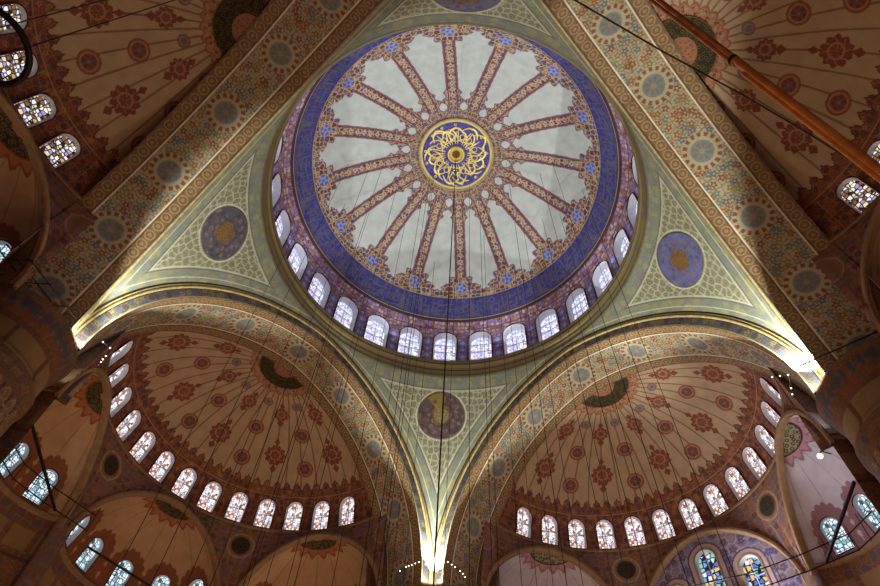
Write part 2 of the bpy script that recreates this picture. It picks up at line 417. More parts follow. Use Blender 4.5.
AL={'BL':'great pointed arch at lower left over the brown semi-dome','BR':'great pointed arch at lower right over the pinkish semi-dome',
    'TL':'great arch crossing the upper left corner, its wide painted soffit in brown shade','TR':'great arch crossing the upper right corner, its soffit partly lit yellow'}
for s,az in SIDES.items():
    e=empty('great_arch',(0,0,0),-az,kind='structure',label=AL[s])
    for nme in ('soffit','face','moulding'): link(nme,arch_me[nme],e)

# ================================================================== PENDENTIVES (local: corner on +Y)
SPH=math.hypot(A,A)
def pend_pos_fn(A,ra,zs,e,half,rtop,ztop,sph):
    zz0=zs
    def rs_(z): return np.sqrt(np.maximum(sph**2-(z-zs)**2,.01))
    def f(PHI,T):
        th=half-np.abs(PHI); s=np.minimum(A*np.tan(th),ra); z0=harch(s,ra,zs,e); r0=A/np.cos(th)
        z=z0+(ztop-z0)*T; d0=r0-rs_(z0); d1=rtop-rs_(ztop)
        q=(z-zs)/(ztop-zs); q0=(z0-zs)/(ztop-zs)
        r=rs_(z)+d1*q**5+(d0-d1*q0**5)*(1-T)
        return np.stack([r*np.sin(PHI),r*np.cos(PHI),z],1)
    return f
ppos=pend_pos_fn(A,RA,ZS,EC,pi/4,11.45,ZR,SPH)
def arch_pts(A,ra,zs,e,half,n=260):
    O,_,_=arch_frames(ra,n,A,zs,e); out=[]
    for sg in (-1,1):
        a=sg*half; x=O[:,0]*math.cos(a)+O[:,1]*math.sin(a); y=-O[:,0]*math.sin(a)+O[:,1]*math.cos(a)
        out.append(np.stack([x,y,O[:,2]],1))
    return out
def dist_to(P,C):
    out=np.full(len(P),99.)
    for i in range(0,len(P),4000):
        d=np.sqrt(((P[i:i+4000,None,:]-C[None,:,:])**2).sum(2)); out[i:i+4000]=d.min(1)
    return out
AP=arch_pts(A,RA,ZS,EC,pi/4)
RC=np.array([0,13.35,33.0])
def paint_pend(U,V,P):
    da=np.minimum(dist_to(P,AP[0]),dist_to(P,AP[1])); dr=np.hypot(P[:,2]-ZR,np.hypot(P[:,0],P[:,1])-11.45)
    x=U*14; y=P[:,2]
    c=ornate(x,y,.5,51,(132,134,122),[(148,144,106),(120,124,122),(152,148,104)],(124,126,116),.34,.08)
    inn=np.minimum((da-1.0)/1.,(dr-.95)/1.)
    f1,f2,h,an=floral(x,y,.40,57)
    hc=base(len(U),(176,172,152)); hc=W(hc,(f2-f1)>.17,(124,124,106)); hc=W(hc,(f1<.24),(150,144,104)); hc=W(hc,(f1<.12),(104,92,80))
    c=np.where((inn>0)[:,None],hc,c)
    c=W(c,np.abs(inn)<.05,(186,184,164)); c=W(c,np.abs(inn+.11)<.04,(110,108,100))
    c=W(c,(da<.16),(96,74,56)); c=W(c,np.abs(da-.42)<.03,(190,184,150))
    q=np.linalg.norm(P-RC,axis=1); c=W(c,q<1.72,(136,134,114)); c=W(c,np.abs(q-1.70)<.04,(205,202,180))
    return c
uu=np.linspace(-1,1,300); uu=np.sign(uu)*np.abs(uu)**1.7*(pi/4)
pend_me=grid('plaster',ppos,uu,np.linspace(0,1,190),paint_pend)
def conform(name,pos,u0,v0,rad,off,paint,nr=40,na=90,du=1e-3,dv=1e-3):
    c=pos(np.array([u0]),np.array([v0]))[0]
    pu=(pos(np.array([u0+du]),np.array([v0]))[0]-c)/du; pv=(pos(np.array([u0]),np.array([v0+dv]))[0]-c)/dv
    e1=pu/np.linalg.norm(pu); e2=pv-e1*(pv@e1); e2/=np.linalg.norm(e2); nn=np.cross(e1,e2)
    if nn@(np.array([0,0,c[2]-8])-c)<0: nn=-nn
    Rr,T=np.meshgrid(np.linspace(.001,rad,nr),np.linspace(0,2*pi,na),indexing='ij'); a=(Rr*np.cos(T)).ravel(); b=(Rr*np.sin(T)).ravel()
    J=np.array([[pu@e1,pv@e1],[pu@e2,pv@e2]]); Ji=np.linalg.inv(J)
    U=u0+Ji[0,0]*a+Ji[0,1]*b; V=v0+Ji[1,0]*a+Ji[1,1]*b
    for _ in range(6):
        P=pos(U,V)-c; ea=a-P@e1; eb=b-P@e2; U=U+Ji[0,0]*ea+Ji[0,1]*eb; V=V+Ji[1,0]*ea+Ji[1,1]*eb
    P=pos(U,V)+nn*off; i=(np.arange(nr-1)[:,None]*na+np.arange(na-1)[None,:]).ravel()
    F=np.stack([i,i+na,i+na+1,i+1],1)
    return mesh_np(name,P,F,M_paint,True,paint(a,b))
def paint_proundel(a,b,blue=(92,92,138),patch=False):
    q=np.hypot(a,b); an=np.arctan2(b,a)
    c=ornate(a,b,.34,61,blue,[tuple(x*1.12 for x in blue),tuple(x*.85 for x in blue),(130,112,110)],tuple(x*1.05 for x in blue),.36,.1)
    c=W(c,(q<.6+.3*(floral(a,b,.3,8)[2]-.5)),(134,98,52)); c=W(c,(q<.62)&(floral(a,b,.16,5)[0]>.42),(108,84,62))
    if patch: c=W(c,(an>pi*.04)&(an<pi*.27)&(q>.3)&(q<1.52),(138,120,62)); c=W(c,(q<.5)&(floral(a,b,.2,9)[0]>.3),(140,128,92))
    c=W(c,(np.abs(q-1.05)<.11)&(np.cos(an*9)>.35),tuple(x*.6+t*.4 for x,t in zip(blue,(140,120,84))))
    c=W(c,q>1.53,(104,98,92)); return c
v0=.72
# find v of the roundel centre
vv=np.linspace(0,1,400); zz=ppos(np.zeros(400)+1e-4,vv); v0=float(vv[np.argmin(np.abs(zz[:,2]-33.0))]); RC[:]=zz[np.argmin(np.abs(zz[:,2]-33.0))]
pend_me=grid('plaster',ppos,uu,np.linspace(0,1,190),paint_pend)
CORN={'F':(0,'pendentive at the bottom centre between the two lower great arches'),'L':(-pi/2,'pendentive at left ending in a floodlit tip'),
      'R':(pi/2,'pendentive at right ending in a floodlit tip'),'N':(pi,'pendentive at the top edge of the view above the dome ring')}
pc={'F':(88,68,74),'L':(84,78,92),'R':(98,98,150),'N':(98,92,118)}
for k,(az,lb) in CORN.items():
    e=empty('pendentive',(0,0,0),-az,kind='structure',label=lb)
    link('plaster',pend_me,e)
    rm=conform('roundel',ppos,1e-4,v0,1.60,.03,lambda a,b:paint_proundel(a,b,pc[k],k=='F'))
    rr=link('roundel',rm,e)
    rr['label']={'F':'purple painted roundel with a gold heart','L':'grey violet painted roundel with an orange heart','R':'blue painted roundel with a small gold heart','N':'painted roundel'}[k]

# ================================================================== SEMI-DOMES
SB0,SB1,SR,SH=15.2,14.1,9.6,6.3
tt=np.linspace(0,pi/2,400); rr=SR*np.sin(tt); zz=28.0+SH*np.cos(tt); SL=np.r_[0,np.cumsum(np.hypot(np.diff(rr),np.diff(zz)))]
SLT=SL[-1]
def spos(U,V,off=0.):   # U psi, V arc length from the crown
    t=np.interp(V,SL,tt); r=(SR-off)*np.sin(t); z=28.0+(SH-off)*np.cos(t); b=SB0+(SB1-SB0)*np.sin(t)
    return np.stack([r*np.sin(U),b+r*np.cos(U),z],1)
SPSI=[R(-70.2+11.7*k) for k in range(13)]
Sw,Sh=1.12,2.0
def swm(p): return wmatrix(((SR-.02)*math.sin(p),SB1+(SR-.02)*math.cos(p),28.12),(math.sin(p),math.cos(p)),.22)
SWM=[swm(p) for p in SPSI]
RB=(132,74,56); RB2=(112,58,48)
def paint_semi(U,V,P):
    n=len(U); t=np.interp(V,SL,tt); r=SR*np.sin(t)
    c=base(n,(184,156,126)); 
    # plaster seams
    q=np.abs(fl(U/R(7.5))-.5)*R(7.5)*r; c=W(c,(np.abs(q-.02)<.03)&(V>1.9),(140,108,84))
    def row(c,s,n_,off,rad,kind):
        st=2*pi/n_; k=np.round((U-off)/st); rs0=SR*math.sin(np.interp(s,SL,tt)); x=(U-off-k*st)*rs0; y=V-s; d=np.hypot(x,y); an=np.arctan2(y,x)
        if kind=='p':
            rr=rad*(1+.10*np.cos(10*an)); 
            for sg in (-1,1):
                yy=y*sg-rad*1.42; c=W(c,(np.abs(x)/.22+np.abs(yy)/.30<1),RB); c=W(c,(np.abs(x)<.06)&(y*sg>0)&(y*sg<rad*1.3),RB)
            c=W(c,d<rr,RB); c=W(c,(d<rad*.85)&(np.abs(np.cos(an*4+d*4))<.22),(170,128,100)); c=W(c,np.abs(d-rad*.5)<.05,(168,124,98))
        elif kind=='r':
            c=W(c,d<rad,(140,84,66)); c=W(c,(np.abs(d-rad*.72)<.05),(168,124,98)); c=W(c,(d<rad*.62)&(np.cos(an*6)>-.3),(122,66,52)); c=W(c,d<rad*.30,(108,92,96)); c=W(c,d<rad*.12,(150,118,98))
        else:
            c=W(c,d<rad,(124,100,102)); c=W(c,np.abs(d-rad*.6)<.05,(150,120,112))
        return c
    NN=360/33.8
    c=row(c,3.45,NN,R(16.9),.34,'b'); c=row(c,4.2,NN,0,.50,'p'); c=row(c,5.75,NN,R(16.9),.56,'r'); c=row(c,7.4,NN,0,.70,'p')
    c=row(c,8.2,NN,R(16.9),.58,'r')
    # crown scallops
    sc_=2.35+.22*np.abs(np.cos(U*14)); c=W(c,V<sc_,(150,96,74)); c=W(c,V<sc_-.14,(176,128,98)); 
    f=ornate(U*2,V,.22,71,(150,96,74),[(186,146,112),(120,70,56)],(180,134,104)); c=np.where((V<sc_-.2)[:,None],f,c)
    # cresting band round the windows
    s0=SLT-2.95; st=R(11.7)/2.5; ph=fl(U/st+.5); tri=np.abs(ph-.5)*2
    edge=s0-.55*(1-tri)**1.3-.10*(np.abs(tri-.5)<.16); m=V>edge
    f=ornate(U*9.3,V,.36,77,(124,72,54),[(150,92,66),(96,60,58),(168,120,84),(92,70,84)],(148,98,72),.36,.14)
    c=np.where(m[:,None],f,c); c=W(c,m&(V<edge+.10),(104,54,44))
    c=W(c,np.abs(V-(SLT-2.42))<.04,(170,128,88)); c=W(c,np.abs(V-(SLT-.06))<.06,(170,134,96))
    # panels between windows
    k=np.round(U/R(11.7)-.5)+.5; lat=np.abs(U-k*R(11.7))*r; c=W(c,(np.abs(lat-.40)<.03)&(V>SLT-2.3),(168,122,84))
    return c
def keepsemi(Pc):
    m=np.ones(len(Pc),bool)
    for M in SWM: m&=~inside(Pc,M,Sw,Sh)
    return m
PE=R(97)
semi_me=grid('vault',spos,np.linspace(-PE,PE,860),np.r_[np.linspace(.02,SLT-3.9,190),np.linspace(SLT-3.86,SLT,110)],paint_semi,keepsemi)
def paint_crown(U,V,P):
    x=V*np.sin(U); y=V*np.cos(U)
    c=base(len(U),(44,34,22)); f1,f2,h,an=floral(x,y,.26,81); c=W(c,np.abs(f1-.3)<.07,(96,80,42)); c=W(c,(f2-f1)<.05,(80,66,36))
    c=W(c,V>1.82,(120,88,50)); c=W(c,V<.82,(150,102,76)); c=np.where((V<.74)[:,None],ornate(x,y,.17,83,(160,114,86),[(120,66,50),(150,90,70)],(150,96,74)),c)
    return c
crown_me=grid('crown_medallion',lambda U,V:spos(U,V,.05),np.linspace(-PE,PE,140),np.linspace(.02,1.88,60),paint_crown)
# ring moulding under the windows
psi=np.linspace(-PE,PE,200)
ringc=(np.stack([SR*np.sin(psi),SB1+SR*np.cos(psi),np.full(200,28.0)],1),np.stack([np.sin(psi),np.cos(psi),0*psi],1),np.tile([0,0,1.],(200,1)))
ring_me=sweep('cornice',ringc,[(.1,.04),(-.07,.04),(-.10,.0),(-.06,-.04),(-.09,-.08),(-.04,-.13),(.1,-.15)],M_stone,False)
# squinch wall between the exedra arches
AE=8.9; RE=4.74; ZE=21.95; EE=.35; HALF=pi/6
epos=pend_pos_fn(AE,RE,ZE,EE,HALF,SR,27.95,AE/math.cos(HALF))
def epos2(U,T):
    # like a pendentive but meeting the ring; outer radius grows to the ring
    th=HALF-np.abs(U); s=np.minimum(AE*np.tan(th),RE); z0=harch(s,RE,ZE,EE); r0=AE/np.cos(th)
    z=z0+(27.95-z0)*T; r=r0+(SR-.02-r0)*T**.8
    return np.stack([r*np.sin(U),r*np.cos(U),z],1)
def paint_squinch(U,V,P):
    c=ornate(U*9.4,P[:,2],.40,91,(124,88,74),[(146,96,72),(112,92,104),(96,66,66)],(150,112,90),.36,.12)
    q=np.hypot(U*9.4,P[:,2]-26.55); c=W(c,q<.85,(140,104,84)); c=W(c,np.abs(q-.8)<.04,(176,140,110))
    return c
sqh_me={sg:grid('spandrel',epos2,sg*np.linspace(1,0,60)**1.4*HALF,np.linspace(0,1,70),paint_squinch) for sg in (1,-1)}
sq_me=grid('spandrel',epos2,np.sign(np.linspace(-1,1,120))*np.abs(np.linspace(-1,1,120))**1.4*HALF,np.linspace(0,1,70),paint_squinch)
def paint_sround(a,b):
    q=np.hypot(a,b); c=ornate(a,b,.2,93,(48,40,28),[(62,52,32),(42,34,26)],(74,62,38)); c=W(c,q>.57,(110,80,54)); return c
vv=np.linspace(0,1,400); zq=epos2(np.zeros(400)+1e-4,vv); ve=float(vv[np.argmin(np.abs(zq[:,2]-26.55))])
sqr_me=conform('roundel',epos2,1e-4,ve,.62,.04,paint_sround,16,50)
# exedra half-dome (local: centre at origin, +Y outward)
EX_PSI=(R(-60),0,R(60)); ED=4.80; EH=5.12; EK=.80
te=np.linspace(0,pi/2,200); re_=ED*np.sin(te); ze=ZE+EH*np.cos(te); EL=np.r_[0,np.cumsum(np.hypot(np.diff(re_),np.diff(ze)))]; ELT=EL[-1]
def xpos(U,V):
    t=np.interp(V,EL,te); r=np.interp(V,EL,re_); z=np.where(V<=ELT,np.interp(V,EL,ze),ZE-(V-ELT))
    return np.stack([r*np.sin(U),.12+EK*r*np.cos(U),z],1)
XPSI=[R(a) for a in (-62,-31,0,31,62)]; Xw,Xh=1.02,1.85
XWM=[wmatrix(((ED-.06)*math.sin(p),.12+EK*(ED-.06)*math.cos(p),22.75),(EK*math.sin(p),math.cos(p)),.22) for p in XPSI]
def mk_exedra(field,zig,name,lilac=False):
    def paint(U,V,P):
        c=base(len(U),field); t=np.interp(V,EL,te); r=ED*np.sin(t)
        q=np.abs(fl(U/R(22.5))-.5)*R(22.5)*np.maximum(r,.1); c=W(c,(q<.03)&(V>1.5),tuple(x*.84 for x in field))
        for p in XPSI:
            x=(U-p)*4.2; y=22.75+1.25-P[:,2]; y=np.where(V<=ELT,y,9); d=np.where(y<0,np.hypot(x,y),np.abs(x)); an=np.arctan2(y,x)
            rr=1.02+.13*np.abs(np.cos(an*7)); m=(d<rr)&(P[:,2]>22.5); c=W(c,m,zig)
        sc_=1.95+.2*np.cos(U*16); c=W(c,V<sc_,zig); c=W(c,(V<sc_-.2)&(V>1.4),tuple(min(255,x*1.25) for x in zig))
        lo=P[:,2]<22.3
        f=ornate(U*4.4,V,.5,97,(112,80,62),[(140,90,64),(96,88,100),(128,84,56)],(136,104,80),.37,.12); c=np.where(lo[:,None],f,c)
        b=(P[:,2]<21.4)&(P[:,2]>20.3)&(fl(U*4.4/1.6)<.78); c=W(c,b,(150,118,80)); c=W(c,np.abs(P[:,2]-19.9)<.1,(90,60,46))
        return c
    def keep(Pc):
        m=np.ones(len(Pc),bool)
        for M in XWM: m&=~inside(Pc,M,Xw,Xh)
        return m
    return grid('vault',xpos,np.linspace(-R(92),R(92),260),np.r_[np.linspace(.02,ELT-3.2,60),np.linspace(ELT-3.15,ELT+.3,80),np.linspace(ELT+.35,ELT+9,110)],paint,keep)
ex_brown=mk_exedra((190,152,116),(140,86,60),'vault'); ex_pale=mk_exedra((200,190,200),(150,110,118),'vault')
def xcrown(U,V): 
    t=np.interp(V,EL,te); r=(ED-.04)*np.sin(t); return np.stack([r*np.sin(U),.12+EK*r*np.cos(U),ZE+(EH-.05)*np.cos(t)],1)
def paint_xc(U,V,P):
    c=base(len(U),(62,50,34)); f1,f2,h,an=floral(V*np.sin(U),V*np.cos(U),.28,85); c=W(c,np.abs(f1-.3)<.08,(116,100,60)); c=W(c,V<.42,(170,116,80)); c=W(c,V>1.32,(130,96,60)); return c
def paint_xc2(U,V,P):
    c=base(len(U),(150,140,104)); f1,f2,h,an=floral(V*np.sin(U),V*np.cos(U),.34,85); c=W(c,np.abs(f1-.3)<.1,(60,54,44)); c=W(c,V>1.3,(64,56,44)); return c
xc_me=grid('crown_medallion',xcrown,np.linspace(-R(92),R(92),90),np.linspace(.02,1.38,36),paint_xc)
xc_me2=grid('crown_medallion',xcrown,np.linspace(-R(92),R(92),90),np.linspace(.02,1.38,36),paint_xc2)
pe=np.linspace(-R(92),R(92),90)
xcor_me=sweep('cornice',(np.stack([ED*np.sin(pe),.12+EK*ED*np.cos(pe),np.full(90,22.45)],1),np.stack([np.sin(pe),np.cos(pe),0*pe],1),np.tile([0,0,1.],(90,1))),[(.1,.06),(-.16,.06),(-.22,-.03),(-.12,-.12),(-.14,-.2),(.1,-.24)],M_stone,False)
O,Ra_,Ya_=arch_frames(RE,120,0,ZE,EE)
xarch_me=sweep('arch_moulding',(O,Ra_,Ya_),[(.22,.08),(.22,-.03),(.17,-.09),(.11,-.05),(.06,-.10),(.0,-.06),(-.03,.0),(-.03,.3)],M_stone,False)
def flatwall(U,V): return np.stack([U,0*U+.35,V],1)
FW=[wmatrix((x,.35,19.2 if x==0 else 19.2),(0,1),0) for x in (-2.35,0,2.35)]
FWS=[(1.2,5.6),(1.3,7.0),(1.2,5.6)]
def paint_flat(U,V,P):
    c=ornate(U,V,.55,99,(128,116,140),[(96,84,122),(150,128,120),(112,80,84)],(160,146,160),.37,.12)
    for (x,(w,h)) in zip((-2.35,0,2.35),FWS):
        zc_=19.2+h-w/2; d=np.where(V>zc_,np.hypot(U-x,V-zc_),np.abs(U-x)); c=W(c,d<w/2+.42,(176,150,148)); c=W(c,np.abs(d-w/2-.42)<.05,(96,66,70))
    return c
def keepflat(Pc):
    m=np.abs(Pc[:,0])<harch(0,RE,ZE,EE)*0+RE+.3
    m&=(Pc[:,2]<harch(np.minimum(np.abs(Pc[:,0]),RE+.3),RE+.3,ZE,EE))
    for M,(w,h) in zip(FW,FWS): m&=~inside(Pc,M,w,h)
    return m
flat_me=grid('painted_wall',flatwall,np.linspace(-RE-.3,RE+.3,200),np.linspace(14,28,300),paint_flat,keepflat)
SD={'BL':'brown semi-dome at lower left dotted with dark red rosettes','BR':'pinkish semi-dome at lower right dotted with dark red rosettes',
    'TL':'shadowed semi-dome in the top left corner behind the great arch','TR':'shadowed semi-dome in the top right corner behind the copper pole'}
WL={'BL':'lower left','BR':'lower right','TL':'top left','TR':'top right'}
EXL={('BL',0):'left exedra half-dome at the far left edge, under the lower left semi-dome',('BL',1):'middle exedra half-dome under the lower left semi-dome',('BL',2):'exedra half-dome under the lower left semi-dome, nearest the bottom pendentive',
     ('BR',0):'pale exedra half-dome under the lower right semi-dome, nearest the bottom pendentive',('BR',2):'pale lavender exedra half-dome at the far right, under the lower right semi-dome',
     ('TL',2):'exedra half-dome at the left edge under the top left semi-dome',('TR',0):'exedra half-dome at the right edge under the top right semi-dome'}
for s,az in SIDES.items():
    e=empty('semi_dome',(0,0,0),-az,kind='structure',label=SD[s])
    link('vault',semi_me,e); link('crown_medallion',crown_me,e); link('cornice',ring_me,e)
    Rm=Matrix.Rotation(-az,4,'Z')
    ks=range(13) if s in('BL','BR') else (range(8,13) if s=='TL' else range(0,5))
    key='semi' if s in('BL','BR') else 'semib'
    for k in ks:
        place_window(Rm@SWM[k],key,(Sw,Sh,.30,.05,G_semi if key=='semi' else G_semi_brown,M_outline),
            'small round-headed stained glass window in the ring of the %s semi-dome'%WL[s],'windows of the %s semi-dome'%WL[s])
    idx={'BL':(0,1,2),'BR':(0,1,2),'TL':(1,2),'TR':(0,1)}[s]
    for j in idx:
        ps=EX_PSI[j]; cn=SB1+AE*math.cos(ps)-.12; cs=AE*math.sin(ps)
        M=Rm@Matrix.Translation((cs,cn,0))@Matrix.Rotation(-ps,4,'Z')
        if s=='BR' and j==1:
            w=empty('wall_qibla',mat=M,kind='structure',label='painted wall with three tall stained windows under the middle of the lower right semi-dome')
            link('painted_wall',flat_me,w); link('arch_moulding',xarch_me,w)
            for q,(Mw,(ww,hh)) in enumerate(zip(FW,FWS)):
                place_window(M@Mw,'flat%d'%(q==1),(ww,hh,.35,.12,G_big,M_stone),('left','tall middle','right')[q]+' stained glass window of the three in the painted wall at lower right')
            continue
        if (s,j) not in EXL: continue
        x=empty('exedra',mat=M,kind='structure',label=EXL[(s,j)])
        pale=(s=='BR')
        link('vault',ex_pale if pale else ex_brown,x); link('crown_medallion',xc_me2 if pale else xc_me,x); link('cornice',xcor_me,x); link('arch_moulding',xarch_me,x)
        for q,Mw in enumerate(XWM):
            place_window(M@Mw,'ex',(Xw,Xh,.30,.06,G_low,M_outline),'round-headed bluish window in the '+EXL[(s,j)],'windows of the '+EXL[(s,j)])
    for j,ps in enumerate((R(-90),R(-30),R(30),R(90))):
        if s=='TL' and j<2 or s=='TR' and j>1: continue
        M=Rm@Matrix.Translation((0,SB1,0))@Matrix.Rotation(-ps,4,'Z')
        x=empty('spandrel',mat=M,kind='structure',label=['spandrel against the left pier side','spandrel with a small dark roundel left of the middle exedra','spandrel with a small dark roundel right of the middle exedra','spandrel against the right pier side'][j]+' under the %s semi-dome'%WL[s])
        link('plaster',sq_me if j in(1,2) else sqh_me[1 if j==0 else -1],x)
        if j in(1,2): link('roundel',sqr_me,x)
        # shaft of wall below the springing, between two exedrae
        rr0=AE/math.cos(HALF)
    # half-shafts
def paint_shaft(U,V,P):
    c=ornate(U*3,V,.5,101,(116,84,66),[(140,92,66),(98,92,104)],(136,104,80)); return c
shaft_me=grid('shaft',lambda U,V:np.stack([.62*np.sin(U),AE/math.cos(HALF)-.05-.30*np.cos(U),V],1),np.linspace(-pi/2,pi/2,20),np.linspace(13,ZE+.4,60),paint_shaft)
for s,az in SIDES.items():
    for j,ps in enumerate((R(-90),R(-30),R(30),R(90))):
        if s=='TL' and j<2 or s=='TR' and j>1 or j in(0,3): continue
        M=Matrix.Rotation(-az,4,'Z')@Matrix.Translation((0,SB1,0))@Matrix.Rotation(-ps,4,'Z')
        o=link('trim_%d'%(len([x for x in bpy.data.objects if x.name.startswith('trim_')])+1),shaft_me); o.matrix_world=M
        tag(o,kind='structure',label='painted wall shaft between exedrae below the %s semi-dome'%WL[s])

fill_me={sg:grid('pier_return',lambda U,V:np.stack([sg*U,0*U+15.22,V],1),np.linspace(9.5,11.4,30),np.linspace(22.6,28.7,70),lambda U,V,P:ornate(P[:,0],P[:,2],.4,131,(112,80,64),[(132,86,62),(96,80,92)],(130,98,76))) for sg in (-1,1)}
for s,az in SIDES.items():
    for sg in (-1,1):
        o=link('pier_return',fill_me[sg]); o.rotation_euler=(0,0,-az); tag(o,kind='structure',label='painted return wall between great arch and %s semi-dome'%WL[s])
# ================================================================== PIERS
PR=2.9; PCN=13.3*math.sqrt(2)
def pierpos(U,V):
    r=np.interp(V,[8,19.4,19.6,20.0,20.2,21.4,21.9,22.3,22.57],[2.5,2.5,2.62,2.62,2.5,2.52,2.7,2.78,PR])
    return np.stack([r*np.sin(U),PCN-r*np.cos(U),V],1)
def paint_pier(U,V,P):
    x=U*2.9
    c=ornate(x,V,.42,111,(104,78,60),[(122,82,60),(84,78,82),(116,92,68)],(122,96,74),.36,.1)
    fp=fl(x/.72)-.5; low=V<18.9
    fc=ornate(x,V,.34,113,(126,104,80),[(92,88,92),(118,84,60)],(146,120,90),.36,.1)
    top=18.9-(.0+2.2*fp*fp*1.3); m=V<top; c=np.where(m[:,None],fc,c); c=W(c,low&(np.abs(np.abs(fp)-.46)<.05),(84,58,44)); c=W(c,np.abs(V-top)<.06,(160,126,92))
    pn=(V>19.9)&(V<21.1); c=W(c,pn,(140,112,76)); c=W(c,pn&(fl(x/2.2)<.12),(104,70,52))
    c=W(c,(V>21.1)&(fl(x/.4)<.5)&(V<21.8),(122,74,52)); c=W(c,(V>21.8)&(V<22.3)&(fl(x/.5+.3)<.45),(78,78,96))
    return c
pier_me=grid('shaft',pierpos,np.linspace(-pi,pi,260),np.r_[np.linspace(8,16,50),np.linspace(16.05,22.57,180)],paint_pier)
led=mesh_np('ledge',[(0,PCN,22.57)]+[(PR*math.sin(2*pi*k/48),PCN-PR*math.cos(2*pi*k/48),22.57) for k in range(48)],[(0,1+k,1+(k+1)%48) for k in range(48)],M_stone,False)
for k,lb in (('F','round pier under the bottom pendentive'),('L','round painted pier at the left edge below the floodlit corner'),('R','round painted pier at the right edge below the floodlit corner')):
    e=empty('pier',(0,0,0),-CORN[k][0],kind='structure',label=lb); link('shaft',pier_me,e); link('ledge',led,e)
    # tall vertical returns where the arches stand on the ledge

# ================================================================== FLOOR
def paint_floor(U,V,P): return ornate(P[:,0],P[:,1],1.2,121,(120,40,34),[(150,70,50),(60,60,90),(160,120,80)],(90,30,30))
fo=link('floor',grid('floor',lambda U,V:np.stack([U,V,0*U],1),np.linspace(-34,34,140),np.linspace(-34,34,140),paint_floor)); tag(fo,kind='structure',label='red patterned carpet far below')

# ================================================================== SUSPENSION WIRES
TOPS=[[-9.61,1.11,44.03],[-7.99,0.22,45.58],[-8.19,3.11,44.88],[-6.63,1.02,46.45],[-5.43,0.27,47.19],[-6.33,3.58,46.07],[-6.76,7.17,43.84],[-5.85,7.05,44.5],[-4.39,2.02,47.47],[-3.75,5.26,46.64],[-2.43,2.72,47.95],[-1.96,1.62,48.22],[-1.68,0.89,48.29],[-1.66,2.06,48.21],[-1.82,8.85,44.63],[-1.24,8.04,45.44],[0.07,7.82,45.69],[0.46,7.74,45.73],[1.14,1.69,48.28],[2.0,2.85,47.99],[2.59,5.93,46.62],[3.61,6.73,45.82],[4.39,7.64,44.82],[5.1,7.69,44.44],[3.88,0.19,47.87],[5.67,5.09,45.83],[6.9,5.33,44.92],[6.92,3.76,45.65],[6.44,0.56,46.62],[8.08,3.02,45.0],[7.14,-0.6,46.15],[9.72,3.03,43.49],[9.32,0.78,44.34]]
for (x,y,z0,z1) in ((-8.04,-14.34,8,31.0),(-8.8,-15.9,8,30.0)):
    o=tube('hanging_wire',[(x,y,z0),(x,y,z1)],.014,M_wire,n=5)
    tag(o,label='thin dark wire crossing the shadowed semi-dome in the top left corner',category='wire',group='wires at the top left')
for q,(x,y,z) in enumerate(TOPS):
    ztop=float(zc(math.hypot(x,y)))
    o=tube('hanging_wire',[(x,y,3.2),(x,y,ztop)],.0135,M_wire,n=5)
    side='left' if x<-2.5 else ('right' if x>2.5 else 'middle')
    tag(o,label='thin dark wire hanging from the dome on the %s of the view'%side,category='wire',group='wires hanging on the %s'%side)
o=empty('chandelier_cable',(0,0,0),label='thicker dark cable dropping from the gold boss at the centre of the dome',category='cable')
tube('cable',[(0,0,3),(0,0,48.35)],.028,M_iron,o,6)
tube('hook',[(.0,0,45.2),(.16,0,45.05),(.2,0,44.8),(.0,0,44.6),(-.2,0,44.8),(-.16,0,45.05),(0,0,45.2)],.035,M_iron,o,6)

# ================================================================== COPPER POLE, upper right, near the viewer
e=empty('copper_pole',(0,0,0),label='shiny copper coloured double pole slanting across the upper right corner',category='pole')
Ap=Vector((4.15,-14.86,17.0)); Bp=Vector((6.47,-13.25,11.0)); dr=(Bp-Ap).normalized()
sd=dr.cross(Vector((.3,.2,.9))).normalized()
A0=Ap-dr*2.0; B0=Ap+dr*((Ap.z-.04)/-dr.z)
tube('upper_tube',[A0+sd*.045,Ap+dr*3.4+sd*.045],.048,M_brass,e,14); tube('upper_tube',[A0-sd*.05,Ap+dr*3.0-sd*.05],.040,M_brass,e,14)
tube('lower_tube',[Ap+dr*2.9+sd*.02,B0+sd*.02],.075,M_brass,e,18); tube('lower_tube',[Ap+dr*3.3-sd*.075,B0-sd*.075],.045,M_brass,e,14)
tube('collar',[Ap+dr*2.86,Ap+dr*2.93],.105,M_iron,e,18)
# dark cable across the upper right
o=tube('slack_cable',[[1.88, -15.04, 16.0],[2.22, -14.88, 16.0],[4.48, -13.85, 16.5],[6.69, -12.91, 17.0],[8.59, -12.05, 17.3],[10.13, -11.31, 17.5],[12.11, -10.39, 18.0]],.02,M_wire,n=6)
tag(o,label='dark cable running across the upper right arch behind the copper pole',category='cable')
# hoop at the left edge
e=empty('iron_hoop',(-7.02,-14.42,11.0),label='dark iron hoop hanging at the upper left edge in front of the windows',category='hoop')
n=48; h=tube('ring',[(.56*math.cos(2*pi*k/n),.56*math.sin(2*pi*k/n),.0) for k in range(n+1)],.05,M_iron,e,10)
tube('hanger',[(.56,0,0),(.56,0,20.5)],.012,M_iron,e,5)

